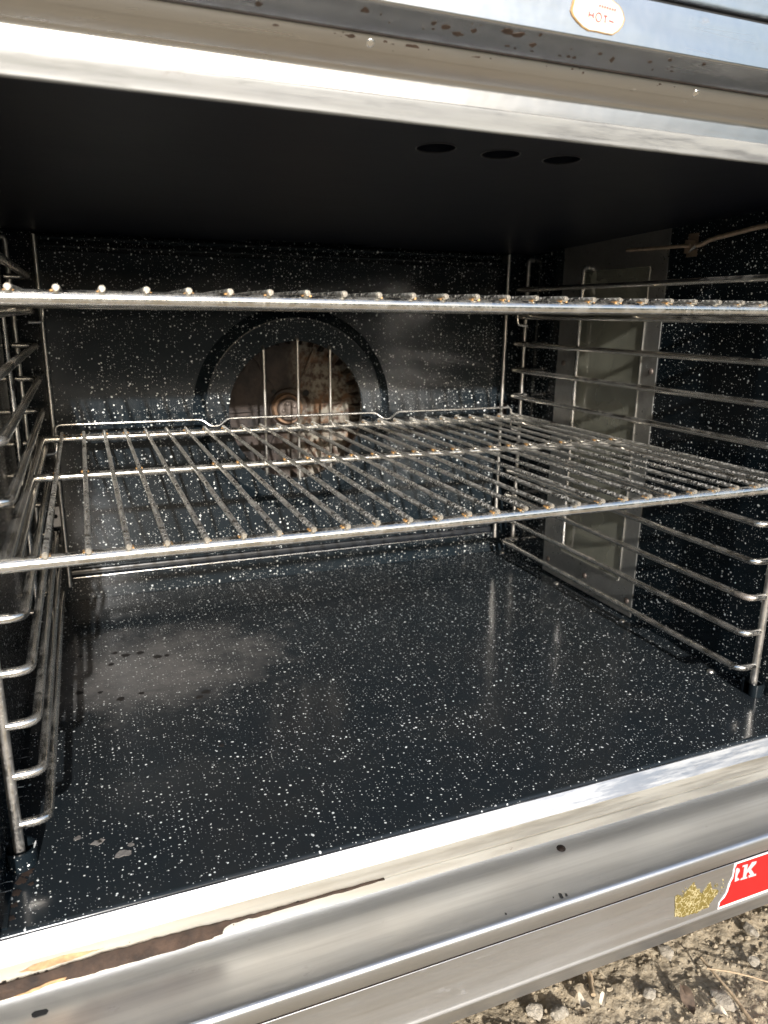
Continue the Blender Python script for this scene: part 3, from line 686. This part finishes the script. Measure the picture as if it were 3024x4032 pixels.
for c, a, b, h, lab in (((.4795, -.0430), .0085, .0062, .006, 'rounded pale stone lying in the dirt near the bottom edge of the frame'),
                        ((.4600, -.0330), .0075, .0070, .006, 'stone at the far left end of the strip of dirt'),
                        ((.6174, -.0245), .0060, .0085, .004, 'flat oblong stone close under the kick panel'),
                        ((.5700, -.0560), .0070, .0055, .003, 'low flat stone in the middle of the dirt, left of the dry leaf'),
                        ((.6290, -.0860), .0085, .0120, .0035, 'broad flat slab of stone beside the forked twig'),
                        ((.6900, -.0650), .0055, .0050, .004, 'small stone right of the forked twig'),
                        ((.7180, -.0345), .0045, .0095, .004, 'pale oblong chunk near the shadow at the right edge')):
    thing('stone', rock((c[0], c[1], GZ+h*.35), a, b, h, random.random()*50, 3, .35), STONE, lab, 'stone', GS)
def twig(pts, r0, r1, lab, cat='twig', mat=WOOD):
    P_ = fillet([(x, y, hgt(x, y)*0+GZ+h) for x, y, h in pts], .02, 5)
    P_ = [p+Vector(noise.noise_vector(p*90))*.0006 for p in P_]
    return thing('twig', tube(P_, lambda t: r0+(r1-r0)*t, 8), mat, lab, cat)
twig([(.6396, -.0477, .007), (.6374, -.0879, .006), (.6326, -.1116, .006), (.628, -.14, .006)], .0013, .0020, 'dark straight dry twig running towards the lower right corner')
twig([(.6340, -.0600, .009), (.6592, -.0755, .009), (.6792, -.0914, .007), (.70, -.105, .005)], .0009, .0007, 'thin pale twig lying across to the right edge')
twig([(.5311, -.0090, .004), (.5270, -.0250, .005), (.5176, -.0414, .005)], .0030, .0022, 'short flat stick poking out from under the kick panel')
def leaf(c, a, l, wd, seed, z=.006):
    V, F = [], []
    n = 8
    for i in range(n+1):
        t = i/n; ww = wd*math.sin(math.pi*min(1, t*.92+.06))**.8
        for k in (-1, 0, 1):
            u = (t-.5)*l; v = k*ww; h = z+.003*math.sin(t*5+seed)+(.0025*abs(k))+.001*math.sin(seed*3+k*2+t*9)
            for d in (0, .0004): V.append((c[0]+u*math.cos(a)-v*math.sin(a), c[1]+u*math.sin(a)+v*math.cos(a), GZ+h-d))
    for i in range(n):
        for k in (0, 1):
            p = i*6+k*2; F.append((p, p+2, p+8, p+6)); F.append((p+1, p+7, p+9, p+3))
    return V, F
thing('leaf', leaf((.594, -.078), -1.9, .026, .006, 1), LEAFM, 'curled brown dry leaf beside the flat stone slab', 'leaf')
thing('leaf', leaf((.5035, -.046), 1.6, .017, .004, 2.2), FLAKE, 'pale pointed dry leaf scrap next to the rounded stone', 'leaf')
thing('leaf', leaf((.5215, -.0500), .6, .012, .003, 4), FLAKE, 'tiny curled tan leaf scrap left of the middle of the dirt', 'leaf')
thing('leaf', leaf((.6109, -.0990), -.8, .014, .0045, 5.1), FLAKE, 'pale broken leaf scrap at the bottom, below the brown leaf', 'leaf')

# dark treeline added behind the camera, unseen, to keep sky glare off the enamel
def added_treeline():
    V, F = [], []; n = 220
    for i in range(n+1):
        a = math.pi+math.pi*.95*(i/n-.5)*1.0-math.pi/2
        a = math.radians(180+(i/n)*180)
        for k, t in enumerate((0, .25, .5, .75, .92, 1.0, .6)):
            h = 4.6+2.2*noise.noise(Vector((i*.13, 3, 0)))+1.1*noise.noise(Vector((i*.6, 7, 0)))
            d = 30+1.6*noise.noise(Vector((i*.4, k*1.7, 2)))-2.0*math.sin(t*3.1)+(4 if k == 6 else 0)
            V.append((.3+d*math.cos(a), d*math.sin(a), GZ-.1+h*t))
    for i in range(n):
        for k in range(6): F.append((i*7+k, i*7+k+1, (i+1)*7+k+1, (i+1)*7+k))
    return V, F
tl = obj('added_treeline', added_treeline(), dirtmat('added_foliage', (.010, .015, .009), (.022, .030, .014), (.03, .036, .02)), None, None, 'dark treeline added out of view behind the camera to dim reflections', 'stuff'); tl['category'] = 'trees'
